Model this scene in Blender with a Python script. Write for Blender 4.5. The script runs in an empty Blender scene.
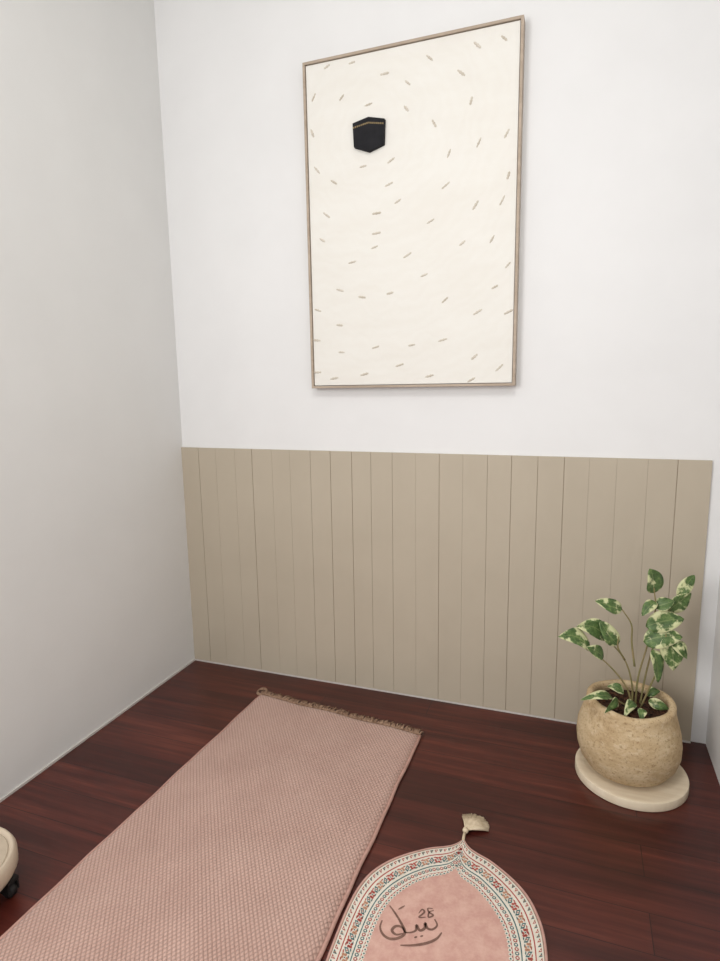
import bpy, math, random
import numpy as np
from mathutils import Vector, Matrix
random.seed(4)
scene=bpy.context.scene
scene.view_settings.view_transform='Standard'

# ------------------------------------------------------------ helpers
def lin(c):
    o=[]
    for v in c:
        v=v/255.0
        o.append(v/12.92 if v<=.04045 else ((v+.055)/1.055)**2.4)
    return (o[0],o[1],o[2],1.0)

class NT:
    def __init__(s,name):
        s.m=bpy.data.materials.new(name); s.m.use_nodes=True
        s.t=s.m.node_tree; s.b=s.t.nodes['Principled BSDF']
    def n(s,typ,**kw):
        nd=s.t.nodes.new(typ)
        for k,v in kw.items():
            if k in nd.inputs: nd.inputs[k].default_value=v
            else: setattr(nd,k,v)
        return nd
    def l(s,a,b): s.t.links.new(a,b)
    def math(s,op,a,b=None):
        nd=s.t.nodes.new('ShaderNodeMath'); nd.operation=op
        for i,v in enumerate((a,b)):
            if v is None: continue
            if isinstance(v,(int,float)): nd.inputs[i].default_value=v
            else: s.l(v,nd.inputs[i])
        return nd.outputs[0]
    def mix(s,fac,a,b,blend='MIX'):
        nd=s.t.nodes.new('ShaderNodeMix'); nd.data_type='RGBA'; nd.blend_type=blend
        for i,v in ((0,fac),(6,a),(7,b)):
            if isinstance(v,(int,float,tuple)): nd.inputs[i].default_value=v
            else: s.l(v,nd.inputs[i])
        return nd.outputs[2]
    def ramp(s,fac,stops):
        nd=s.t.nodes.new('ShaderNodeValToRGB'); cr=nd.color_ramp
        while len(cr.elements)<len(stops): cr.elements.new(.5)
        for e,(p,c) in zip(cr.elements,stops): e.position=p; e.color=c
        s.l(fac,nd.inputs[0]); return nd.outputs[0]
    def noise(s,scale,detail=3,rough=.5,stretch=None):
        tc=s.n('ShaderNodeTexCoord'); nz=s.n('ShaderNodeTexNoise')
        nz.inputs['Scale'].default_value=scale; nz.inputs['Detail'].default_value=detail
        nz.inputs['Roughness'].default_value=rough
        if stretch:
            mp=s.n('ShaderNodeMapping'); mp.inputs['Scale'].default_value=stretch
            s.l(tc.outputs['Object'],mp.inputs[0]); s.l(mp.outputs[0],nz.inputs['Vector'])
        else: s.l(tc.outputs['Object'],nz.inputs['Vector'])
        return nz.outputs[0]
    def bump(s,h,strength=.2,dist=.002):
        b=s.n('ShaderNodeBump'); b.inputs['Strength'].default_value=strength
        b.inputs['Distance'].default_value=dist
        s.l(h,b.inputs['Height']); s.l(b.outputs[0],s.b.inputs['Normal']); return b

def simple(name,c1,c2=None,scale=20,rough=.6,bump=.15,bscale=None,bd=.001,stretch=None,spec=.3,lo=.35,hi=.65):
    m=NT(name); c2=c2 or c1
    nz=m.noise(scale,4,.55,stretch)
    m.l(m.ramp(nz,[(lo,lin(c1)),(hi,lin(c2))]),m.b.inputs['Base Color'])
    m.b.inputs['Roughness'].default_value=rough
    m.b.inputs['Specular IOR Level'].default_value=spec
    if bump: m.bump(m.noise(bscale or scale*4,4,.6,stretch),bump,bd)
    return m.m

def mesh(name,verts,faces,mats,loc=(0,0,0),smooth=False,mi=None,parent=None,uvs=None):
    me=bpy.data.meshes.new(name); me.from_pydata([tuple(v) for v in verts],[],faces); me.validate(); me.update()
    ob=bpy.data.objects.new(name,me); scene.collection.objects.link(ob); ob.location=loc
    if not isinstance(mats,(list,tuple)): mats=[mats]
    for m in mats: me.materials.append(m)
    if mi:
        for p,i in zip(me.polygons,mi): p.material_index=i
    if smooth:
        for p in me.polygons: p.use_smooth=True
    if parent: ob.parent=parent
    return ob

def box_vf(x0,x1,y0,y1,z0,z1):
    v=[(x0,y0,z0),(x1,y0,z0),(x1,y1,z0),(x0,y1,z0),(x0,y0,z1),(x1,y0,z1),(x1,y1,z1),(x0,y1,z1)]
    f=[(0,3,2,1),(4,5,6,7),(0,1,5,4),(1,2,6,5),(2,3,7,6),(3,0,4,7)]
    return v,f
def box(name,b,mat,kind=None,bevel=0,**kw):
    v,f=box_vf(*b); ob=mesh(name,v,f,mat,**kw)
    if bevel:
        md=ob.modifiers.new('bevel','BEVEL'); md.width=bevel; md.segments=3
    if kind: ob['kind']=kind
    return ob
def empty(name,loc,label,cat):
    e=bpy.data.objects.new(name,None); scene.collection.objects.link(e); e.location=loc
    e.empty_display_size=.1; e['label']=label; e['category']=cat; return e
def tube(path,radii,seg=8,cap=True):
    V=[];F=[]; P=[Vector(p) for p in path]; n=len(P)
    if isinstance(radii,(int,float)): radii=[radii]*n
    for i in range(n):
        t=(P[min(i+1,n-1)]-P[max(i-1,0)]).normalized()
        a=Vector((0,0,1)) if abs(t.z)<.9 else Vector((1,0,0))
        x=t.cross(a).normalized(); y=t.cross(x)
        for k in range(seg):
            an=2*math.pi*k/seg; V.append(P[i]+(x*math.cos(an)+y*math.sin(an))*radii[i])
    for i in range(n-1):
        for k in range(seg):
            k2=(k+1)%seg; F.append((i*seg+k,i*seg+k2,(i+1)*seg+k2,(i+1)*seg+k))
    if cap: F.append(tuple(range(seg))[::-1]); F.append(tuple((n-1)*seg+k for k in range(seg)))
    return V,F
def join(parts):
    V=[];F=[]
    for v,f in parts:
        o=len(V); V+=list(v); F+=[tuple(i+o for i in ff) for ff in f]
    return V,F
def lathe(prof,seg=64,squash=None):
    V=[];F=[];n=len(prof)
    for i,(r,z) in enumerate(prof):
        for k in range(seg):
            a=2*math.pi*k/seg; V.append((r*math.cos(a),r*math.sin(a),z))
    for i in range(n-1):
        for k in range(seg):
            k2=(k+1)%seg; F.append((i*seg+k,i*seg+k2,(i+1)*seg+k2,(i+1)*seg+k))
    F.append(tuple(range(seg))[::-1]); F.append(tuple((n-1)*seg+k for k in range(seg)))
    return V,F
def catmull(P,sub=6):
    P=[np.array(p,float) for p in P]; out=[]
    Q=[2*P[0]-P[1]]+P+[2*P[-1]-P[-2]]
    for i in range(1,len(Q)-2):
        a,b,c,d=Q[i-1],Q[i],Q[i+1],Q[i+2]
        for k in range(sub):
            t=k/sub
            out.append(.5*((2*b)+(c-a)*t+(2*a-5*b+4*c-d)*t*t+(3*b-a-3*c+d)*t**3))
    out.append(P[-1]); return out

# ------------------------------------------------------------ camera (solved from the room's own lines)
yaw,pit,rol=-.35165,.16174,-.01661
fw=Vector((math.sin(yaw)*math.cos(pit),math.cos(yaw)*math.cos(pit),-math.sin(pit)))
r0=Vector((math.cos(yaw),-math.sin(yaw),0)); u0=r0.cross(fw)
r=math.cos(rol)*r0+math.sin(rol)*u0; u=-math.sin(rol)*r0+math.cos(rol)*u0
cd=bpy.data.cameras.new('camera'); cam=bpy.data.objects.new('camera',cd); scene.collection.objects.link(cam)
M=Matrix((( r.x,u.x,-fw.x,1.81107),(r.y,u.y,-fw.y,-2.41951),(r.z,u.z,-fw.z,1.39482),(0,0,0,1)))
cam.matrix_world=M
cd.sensor_fit='HORIZONTAL'; cd.sensor_width=36; cd.lens=36*597.748/720; cd.clip_start=.05
scene.camera=cam

# ------------------------------------------------------------ materials
wall_m=simple('wall_paint',(230,230,230),(233,233,233),3,.85,.05,180,.0005,spec=.15)
wallL_m=simple('wall_paint_side',(226,226,224),(229,229,227),3,.85,.06,140,.0006,spec=.15)
ceil_m=simple('ceiling_paint',(232,232,230),None,3,.9,0)
panel_m=simple('panel_paint',(182,171,153),(186,175,157),3,.55,.04,60,.0005,spec=.3)
seal_m=simple('white_sealant',(205,200,195),None,10,.6,0)
groove_m=simple('groove_paint',(166,153,135),(174,161,143),10,.9,0,spec=.05)

fm=NT('mahogany_laminate')
tc=fm.n('ShaderNodeTexCoord')
br=fm.n('ShaderNodeTexBrick'); br.offset=.37; br.offset_frequency=2
for k,v in (('Scale',1.0),('Mortar Size',.0015),('Mortar Smooth',.3),('Bias',0.0),('Brick Width',1.25),('Row Height',.125)): br.inputs[k].default_value=v
br.inputs['Color1'].default_value=(0,0,0,1); br.inputs['Color2'].default_value=(1,1,1,1); br.inputs['Mortar'].default_value=(.5,.5,.5,1)
fm.l(tc.outputs['Object'],br.inputs['Vector'])
g1=fm.noise(1.0,7,.64,(1.8,34,1)); g2=fm.noise(1.0,4,.55,(1.0,6,1))
gr=fm.math('ADD',fm.math('MULTIPLY',g1,.62),fm.math('MULTIPLY',g2,.38))
gr=fm.math('ADD',gr,fm.math('MULTIPLY',fm.math('SUBTRACT',br.outputs['Color'],.5),.11))
col=fm.ramp(gr,[(.33,lin((48,15,12))),(.46,lin((65,24,19))),(.57,lin((84,35,27))),(.71,lin((112,56,43)))])
col=fm.mix(fm.math('MULTIPLY',br.outputs['Fac'],.8),col,(.006,.002,.0017,1))
fm.l(col,fm.b.inputs['Base Color'])
fm.l(fm.math('ADD',fm.math('MULTIPLY',g1,.12),.28),fm.b.inputs['Roughness'])
fm.b.inputs['Specular IOR Level'].default_value=.5
fm.bump(fm.math('SUBTRACT',fm.math('MULTIPLY',g1,.2),br.outputs['Fac']),.15,.001)
floor_m=fm.m

# ------------------------------------------------------------ room shell
YF=-4.4; XR=2.32; H=3.3; T=.12
box('floor',(-T,XR+T,YF,T+.012,-.1,0),floor_m,'structure')
box('ceiling',(-T,XR+T,YF,T+.012,H,H+.1),ceil_m,'structure')
box('wall_back',(-T,XR+T,.012,.012+T,0,H),wall_m,'structure')
box('wall_left',(-T,0,-2.75,.012,0,H),wallL_m,'structure')
box('wall_right',(XR,XR+T,YF,.012,0,H),wall_m,'structure')
WX=2.266; sp=.0978; prof=[(0.0,0.0,0)]
rg=random.Random(9)
k=1
while k*sp<WX-.02:
    x=k*sp+rg.uniform(-.006,.006); w=rg.choice([.0003,.0007,.0010,.0013])
    if k==2: w=.0003
    prof+=[(x-w,0,0),(x-w*.5,.0025,1),(x+w*.5,.0025,1),(x+w,0,1)]; k+=1
prof.append((WX,0,0))
V=[];F=[];MI=[]
for (x,y,_) in prof: V+=[(x,y,0.007),(x,y,1.1)]
n=len(prof)
for i in range(n-1):
    F.append((2*i,2*i+2,2*i+3,2*i+1)); MI.append(1 if (i%4)!=0 else 0)
b0=len(V); 
for (x,y,_) in prof: V+=[(x,.0118,1.1)]
for i in range(n-1): F.append((2*i+1,2*i+3,b0+i+1,b0+i)); MI.append(0)
e=len(V); V+=[(WX,.0118,.007)]; F.append((2*n-2,e,b0+n-1,2*n-1)); MI.append(0)
e2=len(V); V+=[(0,.0118,.007)]; F.append((e2,e,b0+n-1,b0)); MI.append(0)
t=mesh('trim_1',V,F,[panel_m,groove_m],mi=MI); t['kind']='structure'
box('trim_2',(0.004,WX,-.003,.0118,0.0,.006),seal_m,'structure')
box('trim_3',(0.0005,.006,-2.75,-.004,0,.009),seal_m,'structure')

# ------------------------------------------------------------ framed picture
X1,X2,Z1,Z2=.7207,1.5751,1.3749,2.6554
wood_m=simple('pale_oak',(166,150,133),(182,166,149),6,.5,.1,40,.0006,(1,1,6))
cv=NT('textured_canvas')
w1=cv.noise(3.0,5,.6,(1,1,3.5)); w2=cv.noise(45,4,.6)
wv=cv.n('ShaderNodeTexWave'); wv.wave_type='RINGS'; wv.rings_direction='Y'
for k_,v_ in (('Scale',7.0),('Distortion',9.0),('Detail',4.0),('Detail Scale',2.0)): wv.inputs[k_].default_value=v_
tcv=cv.n('ShaderNodeTexCoord'); mpv=cv.n('ShaderNodeMapping'); mpv.inputs['Location'].default_value=(.15,0,-.975)
cv.l(tcv.outputs['Object'],mpv.inputs[0]); cv.l(mpv.outputs[0],wv.inputs['Vector'])
cv.l(cv.ramp(cv.math('ADD',cv.math('MULTIPLY',w1,.9),cv.math('MULTIPLY',wv.outputs['Fac'],.1)),[(.35,lin((230,227,220))),(.65,lin((233,231,225)))]),cv.b.inputs['Base Color'])
cv.b.inputs['Roughness'].default_value=.8; cv.b.inputs['Specular IOR Level'].default_value=.15
cv.bump(cv.math('ADD',cv.math('ADD',w1,cv.math('MULTIPLY',wv.outputs['Fac'],.3)),cv.math('MULTIPLY',w2,.5)),.22,.0025)
dab_m=simple('taupe_impasto',(196,187,172),(213,206,194),30,.7,.3,120,.001)
black_m=simple('black_felt',(22,22,26),(30,30,34),30,.8,.2,200,.0008)
gold_m=simple('gold_thread',(124,106,74),(148,128,92),60,.6,.2,200,.0005)
yb=.0118; PC=((X1+X2)/2,0,(Z1+Z2)/2)
pic=empty('framed_picture',(PC[0],yb,Z1),'pale canvas with taupe dabs and black hexagon in thin wooden frame','picture')
def L(x,y,z): return (x-PC[0],y-yb,z-Z1)
fwid=.010
V=[];F=[]
o=[(X1,Z1),(X2,Z1),(X2,Z2),(X1,Z2)]; inn=[(X1+fwid,Z1+fwid),(X2-fwid,Z1+fwid),(X2-fwid,Z2-fwid),(X1+fwid,Z2-fwid)]
for ring,y in ((o,yb),(o,-.035),(inn,-.035),(inn,yb)):
    V+=[L(x,y,z) for x,z in ring]
for a in range(3):
    for k in range(4):
        k2=(k+1)%4; F.append((a*4+k,a*4+k2,a*4+4+k2,a*4+4+k))
for k in range(4):
    k2=(k+1)%4; F.append((12+k,12+k2,k2,k))
fo=mesh('picture_frame',V,F,wood_m,parent=pic)
md=fo.modifiers.new('b','BEVEL'); md.width=.0012; md.segments=2
g=.0025
bx=(X1+fwid+g,X2-fwid-g,-.028,yb,Z1+fwid+g,Z2-fwid-g)
v,f=box_vf(*bx); parts=[([L(*p) for p in v],f)]; ncv=len(f)
S=[(301,63),(523,14),(516,386),(313,388)]; D=[(X1,Z2),(X2,Z2),(X2,Z1),(X1,Z1)]
A=[];B=[]
for (x,y),(X,Z) in zip(S,D):
    A.append([x,y,1,0,0,0,-X*x,-X*y]);B.append(X); A.append([0,0,0,x,y,1,-Z*x,-Z*y]);B.append(Z)
h=np.linalg.solve(np.array(A,float),np.array(B,float))
def cz(x,y):
    w=h[6]*x+h[7]*y+1; return ((h[0]*x+h[1]*y+h[2])/w,(h[3]*x+h[4]*y+h[5])/w)
dabs=[(325,66),(350,62),(383,73),(428,57),(406,82),(460,72),(503,37),(476,44),(340,97),(367,104),(405,108),(312,97),(311,133),(433,123),(448,153),(478,142),(506,133),
(333,182),(362,166),(390,160),(388,184),(316,170),(470,100),(397,201),(430,221),(475,205),(502,200),(376,213),(376,233),(374,247),(462,243),(492,239),(322,240),(424,275),
(445,300),(495,287),(508,265),(390,293),(362,297),(478,312),(318,310),(340,325),(376,347),(412,345),(443,340),(509,312),(475,357),(317,340),(342,352),(365,374),(430,376),(400,365),(472,380),(500,368),(335,378),(326,215),(352,262),(340,290),(407,255),(445,185),(508,175),(318,372)]
kx,kz=.998,2.35
for (px,py) in dabs:
    x,z=cz(px,py); dx,dz=x-kx,z-kz
    an=math.atan2(dx,-dz)+random.uniform(-.3,.3)
    if an>math.pi/2: an-=math.pi
    if an<-math.pi/2: an+=math.pi
    an=an*.85+.08
    ln=random.uniform(.013,.019); wd=random.uniform(.0036,.0048)
    V=[];F=[]
    N=9
    for i in range(N):
        tt=-1+2*i/(N-1); ww=wd*(1-abs(tt)**3*.5)*(1+.35*math.sin(i*2.3+px)); hh=.0035*(1-.5*abs(tt))
        for s,yy in ((-1,0),(-.5,-hh),(.5,-hh),(1,0)):
            a=tt*ln; b=s*ww
            V.append(L(x+a*math.cos(an)-b*math.sin(an),-.028+yy,z+a*math.sin(an)+b*math.cos(an)))
    for i in range(N-1):
        for s in range(3): F.append((i*4+s,i*4+s+1,i*4+s+5,i*4+s+4))
    parts.append((V,F))
V,F=join(parts); mesh('canvas',V,F,[cv.m,dab_m],mi=[0]*ncv+[1]*(len(F)-ncv),parent=pic)
hx=[(.932,2.398),(.998,2.412),(1.064,2.396),(1.060,2.305),(.998,2.286),(.936,2.310)]
V=[L(x,-.028,z) for x,z in hx]+[L(x,-.044,z) for x,z in hx]
F=[tuple(range(6,12))]+[(i,(i+1)%6,6+(i+1)%6,6+i) for i in range(6)]
ko=mesh('black_block',V,F,black_m,parent=pic); md=ko.modifiers.new('b','BEVEL'); md.width=.002; md.segments=2
V=[];F=[]
for a,b in (((.934,2.380),(.998,2.390)),((.998,2.390),(1.062,2.378))):
    for k in range(8):
        t0=k/8+.01; t1=(k+1)/8-.03
        i0=len(V)
        for t_ in (t0,t1):
            x=a[0]+(b[0]-a[0])*t_; z=a[1]+(b[1]-a[1])*t_
            V+=[L(x,-.0448,z-.003),L(x,-.0448,z+.003)]
        F.append((i0,i0+2,i0+3,i0+1))
mesh('gold_band',V,F,gold_m,parent=pic)

# ------------------------------------------------------------ big quilted mat
qm=NT('quilted_pink_cloth')
tc=qm.n('ShaderNodeTexCoord'); sx=qm.n('ShaderNodeSeparateXYZ'); qm.l(tc.outputs['Object'],sx.inputs[0])
X,Y=sx.outputs[0],sx.outputs[1]
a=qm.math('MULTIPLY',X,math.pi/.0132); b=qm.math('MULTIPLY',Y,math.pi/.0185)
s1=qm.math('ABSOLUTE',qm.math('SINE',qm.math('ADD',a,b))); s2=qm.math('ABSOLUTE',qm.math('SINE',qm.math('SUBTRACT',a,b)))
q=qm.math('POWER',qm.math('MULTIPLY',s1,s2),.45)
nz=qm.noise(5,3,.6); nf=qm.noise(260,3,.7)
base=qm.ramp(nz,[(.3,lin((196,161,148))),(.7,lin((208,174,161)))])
dark=qm.mix(1.0,base,(.66,.60,.57,1),'MULTIPLY')  # seam colour: dirt plus the crease shade between puffs, painted in
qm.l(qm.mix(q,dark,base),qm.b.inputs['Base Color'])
qm.b.inputs['Roughness'].default_value=.85; qm.b.inputs['Specular IOR Level'].default_value=.15
qm.b.inputs['Sheen Weight'].default_value=.2
qm.bump(qm.math('ADD',q,qm.math('MULTIPLY',nf,.35)),.75,.0045)
edge_m=simple('mat_piping',(178,140,128),(192,153,141),30,.85,.3,200,.001)
fr_m=simple('brown_fringe',(120,92,74),(166,138,116),80,.9,.3,300,.001)
mat=empty('quilted_mat',(.89,-1.0,0),'long dusty-pink quilted padded mat with a brown fringe on its end','mat')
C=[(.510,-.222),(1.268,-.296),(1.262,-1.84),(.468,-1.80)]
def mp(s,t):
    a=np.array(C[0])*(1-s)+np.array(C[1])*s; b=np.array(C[3])*(1-s)+np.array(C[2])*s
    p=a*(1-t)+b*t
    ex=.0015*math.sin(t*23)+.001*math.sin(t*51+1)
    p[0]+=ex*(1 if s>.5 else -1)*abs(2*s-1)**3
    p[1]+=.003*math.sin(s*17)*(1-t)**8
    return p
NX,NY=70,130; TH=.020
V=[];F=[]
for j in range(NY+1):
    for i in range(NX+1):
        s=i/NX; t_=j/NY; p=mp(s,t_)
        d=min(s*.76,(1-s)*.76,t_*1.56,(1-t_)*1.56)
        e=min(1,d/.018); zz=.004+(TH-.004)*math.sqrt(max(0,1-(1-e)**2))
        zz+=.0010*math.sin(p[0]*19+p[1]*7)*e+.0007*math.sin(p[1]*31-p[0]*9)*e
        V.append((p[0]-.89,p[1]+1.0,zz))
for j in range(NY):
    for i in range(NX):
        a0=j*(NX+1)+i; F.append((a0,a0+NX+1,a0+NX+2,a0+1))
bd=[i for i in range(NX+1)]+[(j*(NX+1)+NX) for j in range(1,NY+1)]+[NY*(NX+1)+i for i in range(NX-1,-1,-1)]+[j*(NX+1) for j in range(NY-1,0,-1)]
o0=len(V)
for i_ in bd: V.append((V[i_][0],V[i_][1],.0005))
m_=len(bd)
for k in range(m_): F.append((bd[k],bd[(k+1)%m_],o0+(k+1)%m_,o0+k))
F.append(tuple(o0+k for k in range(m_))[::-1])
mesh('mat_body',V,F,qm.m,smooth=True,parent=mat)
path=[]
for k in range(0,41): p=mp(0,1-k/40); path.append(p)
for k in range(1,21): p=mp(k/20,0); path.append(p)
for k in range(1,41): p=mp(1,k/40); path.append(p)
V,F=tube([(p[0]-.89,p[1]+1.0,.0075) for p in path],.006,8)
mesh('mat_piping',V,F,edge_m,smooth=True,parent=mat)
parts=[]
for k in range(165):
    s=(k+.5)/165; p=mp(s,0); ln=random.uniform(.034,.050); dx=random.uniform(-.012,.012)
    P0=(p[0]-.89,p[1]+1.0-.003,.014); 
    P1=(P0[0]+dx*.5,P0[1]+ln*.5,.016+random.uniform(-.003,.004)); P2=(P0[0]+dx,P0[1]+ln,.005+random.uniform(0,.005))
    parts.append(tube([P0,P1,P2],[.0034,.0032,.0024],5))
p=mp(0,0)
for k in range(5):
    a=k*.0026
    pts=[(p[0]-.89+.014,p[1]+1.0-.004,.014)]
    for q_ in range(9):
        an=math.radians(250-q_*34); rr_=.019+a*.5
        pts.append((p[0]-.89-.004+rr_*math.cos(an),p[1]+1.0+.024+rr_*1.15*math.sin(an),.014+.004*math.sin(q_+k)))
    parts.append(tube(pts,.0026,5))
V,F=join(parts); fo=mesh('fringe',V,F,fr_m,smooth=True,parent=mat); fo['kind']='stuff'

# ------------------------------------------------------------ small arched mat
AP=(1.530,-.783); th=math.radians(3.0)
sm=empty('arched_prayer_mat',(AP[0],AP[1],0),'small pink arched mat with ornate cream border and tassel','mat')
sm.rotation_euler=(0,0,th)
outer=[(0,-.008),(.010,.011),(.026,.028),(.050,.042),(.083,.056),(.114,.075),(.147,.099),(.179,.127),(.207,.160),(.230,.200),(.247,.250),(.256,.31),(.260,.40),(.260,.60),(.260,.95)]
inner=[(0,.104),(.008,.124),(.021,.142),(.040,.154),(.063,.166),(.084,.184),(.109,.209),(.131,.238),(.150,.270),(.163,.307),(.171,.35),(.175,.40),(.176,.47),(.176,.62),(.176,.87)]
def ring(prof,dx=-.012):
    R=catmull(prof,8)
    Lh=[(-x,y) for x,y in R[::-1]][:-1]
    allp=Lh+[(x,y) for x,y in R]
    return [np.array((x+dx*min(1,max(0,y)/.2),-y)) for x,y in allp]
OR,IR=ring(outer),ring(inner)
def at(i,v): return OR[i]*(1-v)+IR[i]*v
pink_t=simple('pink_trim',(190,148,137),(200,160,148),60,.9,.3,260,.0008)
cream=simple('cream_weave',(214,206,192),(224,217,204),50,.9,.25,260,.0008)
teal=simple('teal_weave',(60,92,94),(82,112,112),60,.9,.2,260,.0008)
rose=simple('rose_weave',(154,66,60),(174,86,76),60,.9,.2,260,.0008)
goldw=simple('ochre_weave',(178,126,100),(192,146,120),60,.9,.2,260,.0008)
taup=simple('taupe_weave',(140,112,98),(158,132,116),60,.9,.2,260,.0008)
pf=NT('pink_damask')
n1=pf.noise(30,6,.7)
pf.l(pf.ramp(n1,[(.38,lin((196,153,141))),(.52,lin((204,164,151))),(.66,lin((211,173,160)))]),pf.b.inputs['Base Color'])
pf.b.inputs['Roughness'].default_value=.9; pf.b.inputs['Specular IOR Level'].default_value=.1
pf.bump(pf.noise(240,3,.6),.3,.001)
Nn=len(OR)
V=[(p[0],p[1],.0005) for p in OR]+[(p[0],p[1],.006) for p in OR]
V+=[tuple(at(i,.03))+(.008,) for i in range(Nn)]
F=[]
for i in range(Nn):
    j=(i+1)%Nn
    F.append((i,Nn+i,Nn+j,j)); F.append((Nn+i,2*Nn+i,2*Nn+j,Nn+j))
F.append(tuple(range(Nn))); F.append(tuple(range(2*Nn,3*Nn))[::-1])
mesh('mat_body',V,F,pink_t,parent=sm)
zb=.0086
bands=[(.0,.07,0),(.07,.10,5),(.10,.30,1),(.30,.335,3),(.335,.68,1),(.68,.715,2),(.715,.93,1),(.93,.965,3),(.965,1.0,1)]
V=[];F=[];MI=[]
for v0,v1,m_ in bands:
    v0=max(v0,.03)
    o0=len(V)
    for i in range(Nn):
        V.append(tuple(at(i,v0))+(zb,)); V.append(tuple(at(i,v1))+(zb,))
    for i in range(Nn-1):
        F.append((o0+2*i,o0+2*i+1,o0+2*i+3,o0+2*i+2)); MI.append(m_)
cum=[0]
for i in range(1,Nn): cum.append(cum[-1]+float(np.linalg.norm(at(i,.5)-at(i-1,.5))))
TOT=cum[-1]
def pos(s,v):
    i=max(0,min(Nn-2,int(np.searchsorted(cum,s))-1)); t_=(s-cum[i])/max(1e-6,cum[i+1]-cum[i])
    p=at(i,v)*(1-t_)+at(i+1,v)*t_
    d=at(i+1,v)-at(i,v); d=d/np.linalg.norm(d); nn=(IR[i]-OR[i]); nn=nn/np.linalg.norm(nn)
    return p,d,nn
zc=zb+.0006
def poly(p,d,nn,pts,m_,dz=0):
    o0=len(V)
    for a,b in pts:
        q_=p+d*a+nn*b; V.append((q_[0],q_[1],zc+dz))
    F.append(tuple(range(o0,o0+len(pts)))); MI.append(m_)
def disc(p,r_,m_,n_=7,d=np.array((1,0)),nn=np.array((0,1)),dz=0):
    poly(p,d,nn,[(r_*math.cos(2*math.pi*k/n_),r_*math.sin(2*math.pi*k/n_)) for k in range(n_)],m_,dz)
s=.01; k=0
while s<TOT-.01:
    p,d,nn=pos(s,.20)
    poly(p,d,nn,[(-.0056,-.0064),(.0056,-.0064),(0,.0060)],3 if k%2 else 2)
    disc(p-nn*.002,.0019,1 if k%2 else 4,6,dz=.0003)
    p,d,nn=pos(s,.82)
    disc(p,.0054,(2,3)[k%2],8); disc(p,.0027,1,7,dz=.0003)
    p,d,nn=pos(s,1.0)
    disc(p,.0053,1,10,dz=.0002); disc(p+nn*.001,.0025,2,7,dz=.0004)
    s+=.0124;k+=1
s=.012;k=0
while s<TOT-.01:
    p,d,nn=pos(s,.505)
    if k%2==0:
        for q_ in range(6):
            a=q_*math.pi/3
            disc(p+d*.0076*math.cos(a)+nn*.0086*math.sin(a),.0039,3 if k%4==0 else 4,7)
        disc(p,.0038,1,7,dz=.0003); disc(p,.0021,2,6,dz=.0005)
    else:
        poly(p,d,nn,[(-.0078,0),(0,-.0128),(.0078,0),(0,.0128)],2)
        poly(p,d,nn,[(-.0038,0),(0,-.0062),(.0038,0),(0,.0062)],1,dz=.0003)
        disc(p,.0020,3,6,dz=.0005)
    for sg in (-1,1):
        p2,d2,n2=pos(min(TOT-.001,s+.0098),.505)
        poly(p2+n2*.0105*sg,d2,n2,[(-.0056,0),(0,.0027),(.0056,0),(0,-.0027)],2 if sg>0 else 3)
    s+=.0196;k+=1
mesh('woven_border',V,F,[pink_t,cream,teal,rose,goldw,taup],mi=MI,parent=sm)
V=[tuple(p)+(zb,) for p in IR]; mesh('pink_field',V,[tuple(range(len(V)))[::-1]],pf.m,parent=sm)
ink=simple('brown_script_thread',(112,84,74),(130,100,88),60,.9,.2,260,.0008)
def wl(px,py):
    x=1.371+.0024*(px-380)+.0009*(py-915); y=-1.121+.00083*(px-380)-.0028*(py-915)
    dx,dy=x-AP[0],y-AP[1]; c,s_=math.cos(th),math.sin(th)
    return np.array((dx*c+dy*s_,-dx*s_+dy*c))
strokes=[[(436,919),(438,925),(433,929),(428,928),(426,923),(425,928),(420,930),(417,925),(416,930),(411,932),(405,932)],
[(390,905),(395,912),(401,922),(405,932),(399,937),(390,938),(383,934),(380,927),(382,920)],
[(405,932),(402,927),(396,926),(392,930),(396,934),(403,933)],
[(442,932),(436,938),(426,942),(413,944),(400,944)],
[(420,913),(424,909),(426,912),(420,917),(427,917)],[(435,908),(430,908),(431,912),(435,915),(430,917),(431,912),(436,910)],
[(399,909),(406,905)],[(414,937),(417,936)],[(420,936),(423,935)]]
V=[];F=[]
for si,st in enumerate(strokes):
    P=catmull([wl(*q_) for q_ in st],6); n_=len(P); o0=len(V); bw=.0036 if si<4 else .0024
    for i,p in enumerate(P):
        d=P[min(i+1,n_-1)]-P[max(0,i-1)]; d/=max(1e-9,np.linalg.norm(d)); pn=np.array((-d[1],d[0]))
        w=bw*(.45+.6*math.sin(math.pi*i/(n_-1)))
        a_=p+pn*w; b_=p-pn*w; V+=[(a_[0],a_[1],zb+.0007),(b_[0],b_[1],zb+.0007)]
    for i in range(n_-1): F.append((o0+2*i,o0+2*i+2,o0+2*i+3,o0+2*i+1))
mesh('script',V,F,ink,parent=sm)
tas_m=simple('cream_tassel_yarn',(196,178,150),(218,202,176),90,.85,.4,400,.001)
ta=bpy.data.objects.new('tassel',None); scene.collection.objects.link(ta); ta.parent=sm; ta.empty_display_size=.03
def W(x,y,z):
    dx,dy=x-AP[0],y-AP[1]; c,s_=math.cos(th),math.sin(th); return (dx*c+dy*s_,-dx*s_+dy*c,z)
V,F=tube([W(1.530,-.788,.009),W(1.529,-.775,.011),W(1.529,-.760,.011)],.0045,6)
mesh('cord',V,F,tas_m,smooth=True,parent=ta)
hd=(1.530,-.750)
V,F=lathe([(.001,-.010),(.007,-.007),(.010,0),(.007,.007),(.001,.010)],14)
V=[W(hd[0]+x,hd[1]+y,.012+z) for x,y,z in V]
mesh('knot',V,F,tas_m,smooth=True,parent=ta)
parts=[]
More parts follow.
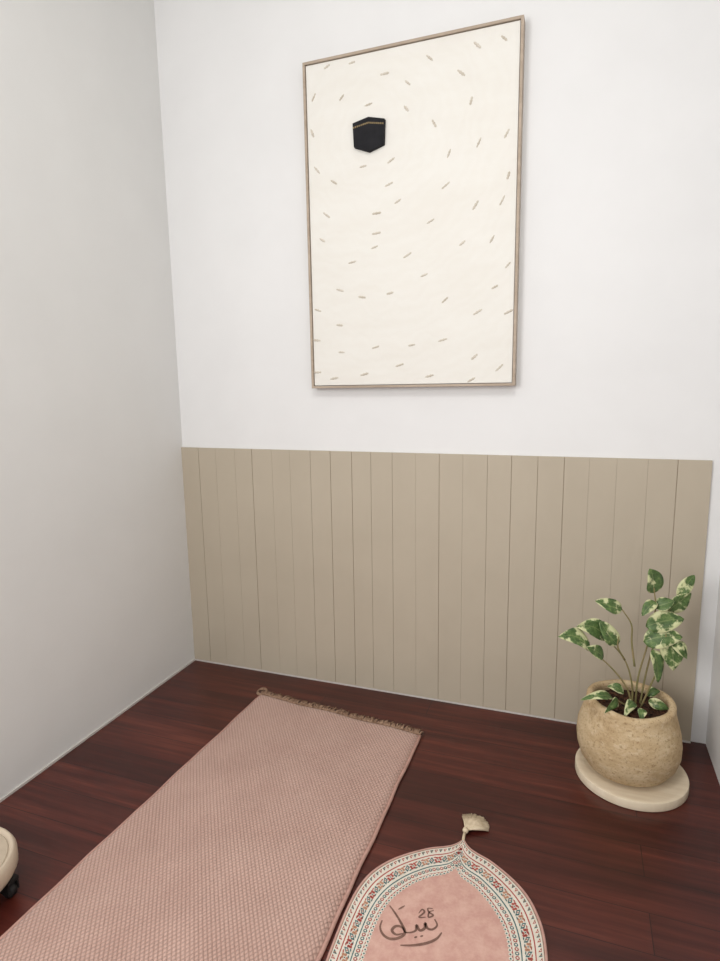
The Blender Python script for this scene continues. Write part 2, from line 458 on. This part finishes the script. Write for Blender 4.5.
for k in range(90):
    f_=(k%45)/44; an=math.radians(106-f_*82); ln=.072+.014*math.sin(f_*math.pi)+random.uniform(-.005,.005)
    z0=.012+.004*(k//45)
    a2=an+random.uniform(-.06,.06)
    parts.append(tube([W(hd[0],hd[1],z0),W(hd[0]+ln*.5*math.cos(an),hd[1]+ln*.5*math.sin(an),.016-.003*(k//45)),W(hd[0]+ln*math.cos(a2),hd[1]+ln*math.sin(a2),.004+random.uniform(0,.004))],[.0022,.003,.0026],5))
V,F=join(parts); o=mesh('tassel_strands',V,F,tas_m,smooth=True,parent=ta); o['kind']='stuff'

# ------------------------------------------------------------ pot, saucer, plant
PCx,PCy=2.030,-.288
stone=NT('brushed_stoneware')
a1=stone.noise(10,6,.68,(1,1,2.0)); a2=stone.noise(110,3,.75); a3=stone.noise(30,4,.7,(1,1,1.8))
c_=stone.ramp(a1,[(.32,lin((182,156,119))),(.48,lin((199,174,137))),(.66,lin((213,192,157)))])
c_=stone.mix(stone.ramp(a3,[(.52,(0,0,0,1)),(.66,(.5,.5,.5,1))]),c_,lin((222,205,174)))
c_=stone.mix(stone.ramp(a2,[(.54,(0,0,0,1)),(.66,(.75,.75,.75,1))]),c_,lin((156,128,92)))
stone.l(c_,stone.b.inputs['Base Color']); stone.b.inputs['Roughness'].default_value=.85; stone.b.inputs['Specular IOR Level'].default_value=.15
stone.bump(stone.math('ADD',a2,stone.math('ADD',a3,a1)),.8,.0035)
sauc_m=simple('pale_wood_saucer',(220,204,178),(231,217,193),5,.6,.15,30,.0006,(1,9,1))
V,F=lathe([(.02,.0005),(.181,.0005),(.1832,.0018),(.184,.0040),(.184,.0290),(.183,.0315),(.181,.0325),(.168,.0325),(.164,.0320),(.05,.0320),(.01,.0320)],80)
sc=mesh('plant_saucer',V,F,sauc_m,loc=(PCx+.002,PCy,0),smooth=True)
md=sc.modifiers.new('es','EDGE_SPLIT'); md.split_angle=math.radians(40)
sc['label']='round pale wooden saucer under the plant pot on the floor'; sc['category']='saucer'
PZ=.0323
pp=empty('potted_plant',(PCx-.012,PCy,PZ),'variegated green and cream leafy plant in a round tan stoneware pot','plant')
pr=[(.02,0),(.094,0),(.110,.004),(.137,.022),(.157,.052),(.168,.090),(.170,.126),(.166,.164),(.155,.202),(.1455,.232),(.1435,.246),(.143,.257),(.138,.264),(.130,.266),(.122,.263),(.118,.254),(.121,.234),(.131,.217),(.02,.216)]
V,F=lathe(pr,80)
V=[(x*(1+.008*math.sin(3*math.atan2(y,x)+z*30)),y*(1+.008*math.sin(3*math.atan2(y,x)+z*30)),z+(.003*math.sin(2*math.atan2(y,x)+1)+.0015*math.sin(5*math.atan2(y,x)) if z>.245 else 0)) for x,y,z in V]
po=mesh('pot',V,F,stone.m,smooth=True,parent=pp)
soil_m=simple('dark_soil',(34,22,17),(88,58,40),60,.95,.8,90,.004)
parts=[]
V=[];F=[];seg=40;rings=9
V.append((0,0,.236))
for i in range(1,rings+1):
    for k in range(seg):
        a=2*math.pi*k/seg; rr=.122*i/rings
        V.append((rr*math.cos(a),rr*math.sin(a),.237-.006*(i/rings)**2+random.uniform(-.003,.003)))
for k in range(seg): F.append((0,1+k,1+(k+1)%seg))
for i in range(rings-1):
    for k in range(seg):
        k2=(k+1)%seg; F.append((1+i*seg+k,1+(i+1)*seg+k,1+(i+1)*seg+k2,1+i*seg+k2))
parts.append((V,F))
for _ in range(190):
    a=random.uniform(0,6.28); rr=.111*math.sqrt(random.random()); s_=random.uniform(.003,.008)
    c=Vector((rr*math.cos(a),rr*math.sin(a),.238)); pv=[]
    for dv in ((1,0,0),(-1,0,0),(0,1,0),(0,-1,0),(0,0,1),(0,0,-1)):
        pv.append(c+Vector(dv)*s_*random.uniform(.6,1.2))
    parts.append((pv,[(0,2,4),(2,1,4),(1,3,4),(3,0,4),(2,0,5),(1,2,5),(3,1,5),(0,3,5)]))
V,F=join(parts); mesh('soil',V,F,soil_m,parent=pp)
rv=Vector((.939,.344,0)); dv_=Vector((.344,-.939,0))
def PL(s,z,d=0): return rv*(s/100+.028)+dv_*(d/100)+Vector((0,0,z/100-PZ-.006))
stem_m=simple('plant_stem',(120,118,74),(146,130,92),20,.6,.2,100,.001)
stems=[[(-1,26,0),(-.5,38,0),(2,50,0),(4.4,62,-1),(3.4,70,-1)],[(0,26,1),(3,38,3),(5.5,47,4),(6.5,55,3)],[(-2,26,0),(-3,36,1),(-6,45,1),(-12,52.5,0)],
[(-2.5,26,2),(-6,36,4),(-12,44,4),(-19,50,3)],[(1,26,-1),(4,40,-3),(8,55,-4),(13.5,65,-4)],[(-2,42,0),(-2.5,50,-2),(-2.5,56,-3),(-6,61.5,-3)],[(-2,26,2),(-7,30.5,4),(-12,33.5,5)],
[(-6,45,1),(-9,50,2),(-9,54,2)]]
for st in stems:
    P=[Vector(p) for p in catmull([tuple(PL(*q_)) for q_ in st],5)]
    n_=len(P); V,F=tube(P,[.0036*(1-.5*i/n_) for i in range(n_)],7)
    mesh('stem',V,F,stem_m,smooth=True,parent=pp)
lm=NT('variegated_leaf')
uv=lm.n('ShaderNodeUVMap'); su=lm.n('ShaderNodeSeparateXYZ'); lm.l(uv.outputs[0],su.inputs[0])
ed=lm.math('ABSOLUTE',su.outputs[0])
n1=lm.noise(22,4,.6); n2=lm.noise(60,4,.65)
val=lm.math('ADD',lm.math('MULTIPLY',lm.math('POWER',ed,2.0),.15),n1)
green=lm.ramp(n2,[(.35,lin((60,84,44))),(.55,lin((88,114,62))),(.72,lin((130,148,92)))])
fac=lm.ramp(val,[(.58,(0,0,0,1)),(.65,(1,1,1,1))])
mid=lm.ramp(ed,[(.0,(1,1,1,1)),(.08,(0,0,0,1))])
green=lm.mix(lm.math('MULTIPLY',mid,.5),green,lin((150,160,105)))
lm.l(lm.mix(fac,green,lin((206,208,160))),lm.b.inputs['Base Color'])
lm.b.inputs['Roughness'].default_value=.45; lm.b.inputs['Specular IOR Level'].default_value=.4
lm.bump(n2,.2,.002)
LV=[];LF=[];LUV=[]
def leaf(b,t,w,bend=.12,tilt=0.0,fold=.25):
    B=PL(*b);Tp=PL(*t); ax=Tp-B; ln=ax.length; ax.normalize()
    nrm=(dv_+Vector((0,0,.45))).normalized(); side=ax.cross(nrm).normalized(); nrm=side.cross(ax).normalized()
    tilt+=random.uniform(-.25,.25); ph=random.uniform(0,6)
    R_=Matrix.Rotation(tilt,3,ax); side=R_@side; nrm=R_@nrm
    n_=14; o0=len(LV); w=w/205.0; cur=random.uniform(-.12,.12)
    for i in range(n_+1):
        f_=i/n_; ww=w*(math.sin(math.pi*f_**.82)**.74 if 0<f_<1 else 0)*(1.06-.16*f_)+.0006
        c=B+ax*ln*f_-nrm*bend*ln*(f_-.3)**2+Vector((0,0,bend*ln*.4*math.sin(math.pi*f_)))+side*cur*ln*math.sin(math.pi*f_)
        for q_ in (-1,-.5,0,.5,1):
            LV.append(c+side*ww*q_+nrm*(fold*ww*abs(q_)+.09*w*abs(q_)*math.sin(ph+f_*8+q_*2))); LUV.append((q_,f_))
    for i in range(n_):
        for q_ in range(4): LF.append((o0+i*5+q_,o0+i*5+q_+1,o0+i*5+q_+6,o0+i*5+q_+5))
leaves=[((3.4,68.0,-1),(1.6,76.8,0),7.4,.1,.05),((4.4,65,-1),(-1,61,1),3.8,.2,.2),((-6,61.5,-3),(-15.2,65.5,-2),5.4,.2,.1),
((10,60,-4),(17.8,66.8,-3),5.8,.15,.1),((13.5,65,-4),(18.8,73,-4),4.4,.2,-.2),((1,56.5,0),(12.4,60.2,3),7.2,.15,.1),((0,51.5,1),(11,54.8,5),7.8,.15,-.1),
((6.5,54,3),(8.6,43.0,6),7.8,.15,.1),((2,50,4),(3.6,39.5,7),5.6,.2,-.2),((-9,51,2),(-15.0,59.5,2),6.2,.15,.1),
((-12,52.5,0),(-22.8,57.8,2),6.4,.15,-.1),((-18.5,50,3),(-29.6,55.3,4),6.2,.15,.1),((-14,47,3),(-20.5,52,6),4.4,.2,.2),((8,52,4),(13.0,47.5,6),5.0,.2,-.2),((4,63,-1),(9.4,66,1),4.8,.2,-.2),
((-11,33.5,5),(-22,35.2,7),3.4,.4,.5),((-9,32,5),(-14.4,30.3,10),3.6,.4,-.4),((-3,31,4),(-8,29.2,9),3.4,.3,.3),((2,31,3),(7,29.8,7),3.6,.3,.4),
((-5,32,0),(-10,34,-2),3.2,.3,.1),((3,31,0),(7,33,1),3.0,.3,.2),((-2,30.8,8),(-4,28.8,11),2.8,.3,.2)]
for b_,t_,w_,be,ti in leaves: leaf(b_,t_,w_,be,ti)
lo=mesh('leaves',LV,LF,lm.m,smooth=True,parent=pp)
ul=lo.data.uv_layers.new(name='UVMap')
for lp in lo.data.loops: ul.data[lp.index].uv=LUV[lp.vertex_index]
md=lo.modifiers.new('s','SOLIDIFY'); md.thickness=.0008

# ------------------------------------------------------------ rolling base
beige=simple('beige_plastic',(196,180,158),(203,187,166),4,.4,.03,60,.0004,spec=.5)
greyp=simple('beige_recess',(184,169,149),(191,176,156),30,.6,.1,150,.0005)
rub=simple('black_rubber',(26,24,24),(36,33,32),20,.6,.1,100,.0005)
rb=empty('rolling_stool_base',(.208,-1.625,0),'beige plastic rounded base on small black casters beside the wall','stool')
def rr(hx,hy,rad,z,n_=10):
    out=[]
    for (cx,cy,a0) in ((hx-rad,hy-rad,0),(-hx+rad,hy-rad,90),(-hx+rad,-hy+rad,180),(hx-rad,-hy+rad,270)):
        for k in range(n_+1):
            a=math.radians(a0+90*k/n_); out.append((cx+rad*math.cos(a),cy+rad*math.sin(a),z))
    return out
hx,hy=.200,.325
rings=[rr(hx-.03,hy-.03,.13,.056),rr(hx-.006,hy-.006,.15,.060),rr(hx,hy,.155,.072),rr(hx,hy,.155,.105),rr(hx-.006,hy-.006,.15,.117),rr(hx-.010,hy-.010,.146,.120),rr(hx-.014,hy-.014,.142,.118),rr(hx-.018,hy-.018,.138,.110)]
V=[];F=[];n_=len(rings[0])
for R_ in rings: V+=R_
for i in range(len(rings)-1):
    for k in range(n_):
        k2=(k+1)%n_; F.append((i*n_+k,i*n_+k2,(i+1)*n_+k2,(i+1)*n_+k))
F.append(tuple(range(n_))[::-1]); F.append(tuple((len(rings)-1)*n_+k for k in range(n_)))
mesh('base_shell',V,F,beige,smooth=True,parent=rb)
V=rr(hx-.021,hy-.021,.133,.1105)+rr(hx-.023,hy-.023,.132,.1125)
F=[(k,(k+1)%n_,n_+(k+1)%n_,n_+k) for k in range(n_)]+[tuple(n_+k for k in range(n_))]
mesh('tray_surface',V,F,greyp,parent=rb)
for cx,cy in ((.168,.233),(-.15,.24),(.168,-.243),(-.15,-.24)):
    ca=bpy.data.objects.new('caster',None); scene.collection.objects.link(ca); ca.parent=rb; ca.location=(cx,cy,0); ca.empty_display_size=.03
    V,F=lathe([(.005,-.011),(.018,-.011),(.0215,-.007),(.0215,.007),(.018,.011),(.005,.011)],24)
    V=[(x,z,y+.0225) for x,y,z in V]; mesh('wheel',V,F,rub,smooth=True,parent=ca)
    V,F=join([box_vf(-.018,.018,-.017,-.0125,.02,.055),box_vf(-.018,.018,.0125,.017,.02,.055),box_vf(-.02,.02,-.017,.017,.050,.059)])
    mesh('caster_fork',V,F,rub,parent=ca)

# ------------------------------------------------------------ light
w=bpy.data.worlds.new('world'); scene.world=w; w.use_nodes=True
w.node_tree.nodes['Background'].inputs[0].default_value=(1,.995,.985,1); w.node_tree.nodes['Background'].inputs[1].default_value=.82
def area(name,loc,tgt,sx_,sy_,e_,c=(1,1,1)):
    ld=bpy.data.lights.new(name,'AREA'); ld.shape='RECTANGLE'; ld.size=sx_; ld.size_y=sy_; ld.energy=e_; ld.color=c
    o=bpy.data.objects.new(name,ld); scene.collection.objects.link(o); o.location=loc
    o.rotation_euler=(Vector(tgt)-Vector(loc)).to_track_quat('-Z','Y').to_euler()
area('window_light',(.1,-3.7,2.0),(1.5,0,1.2),1.1,1.5,54,(1,.987,.972))
area('overhead_light',(1.6,-2.2,3.2),(.9,-1.4,0),.6,.6,20,(1,.98,.955))  # unseen area light just below the ceiling, no fixture modelled
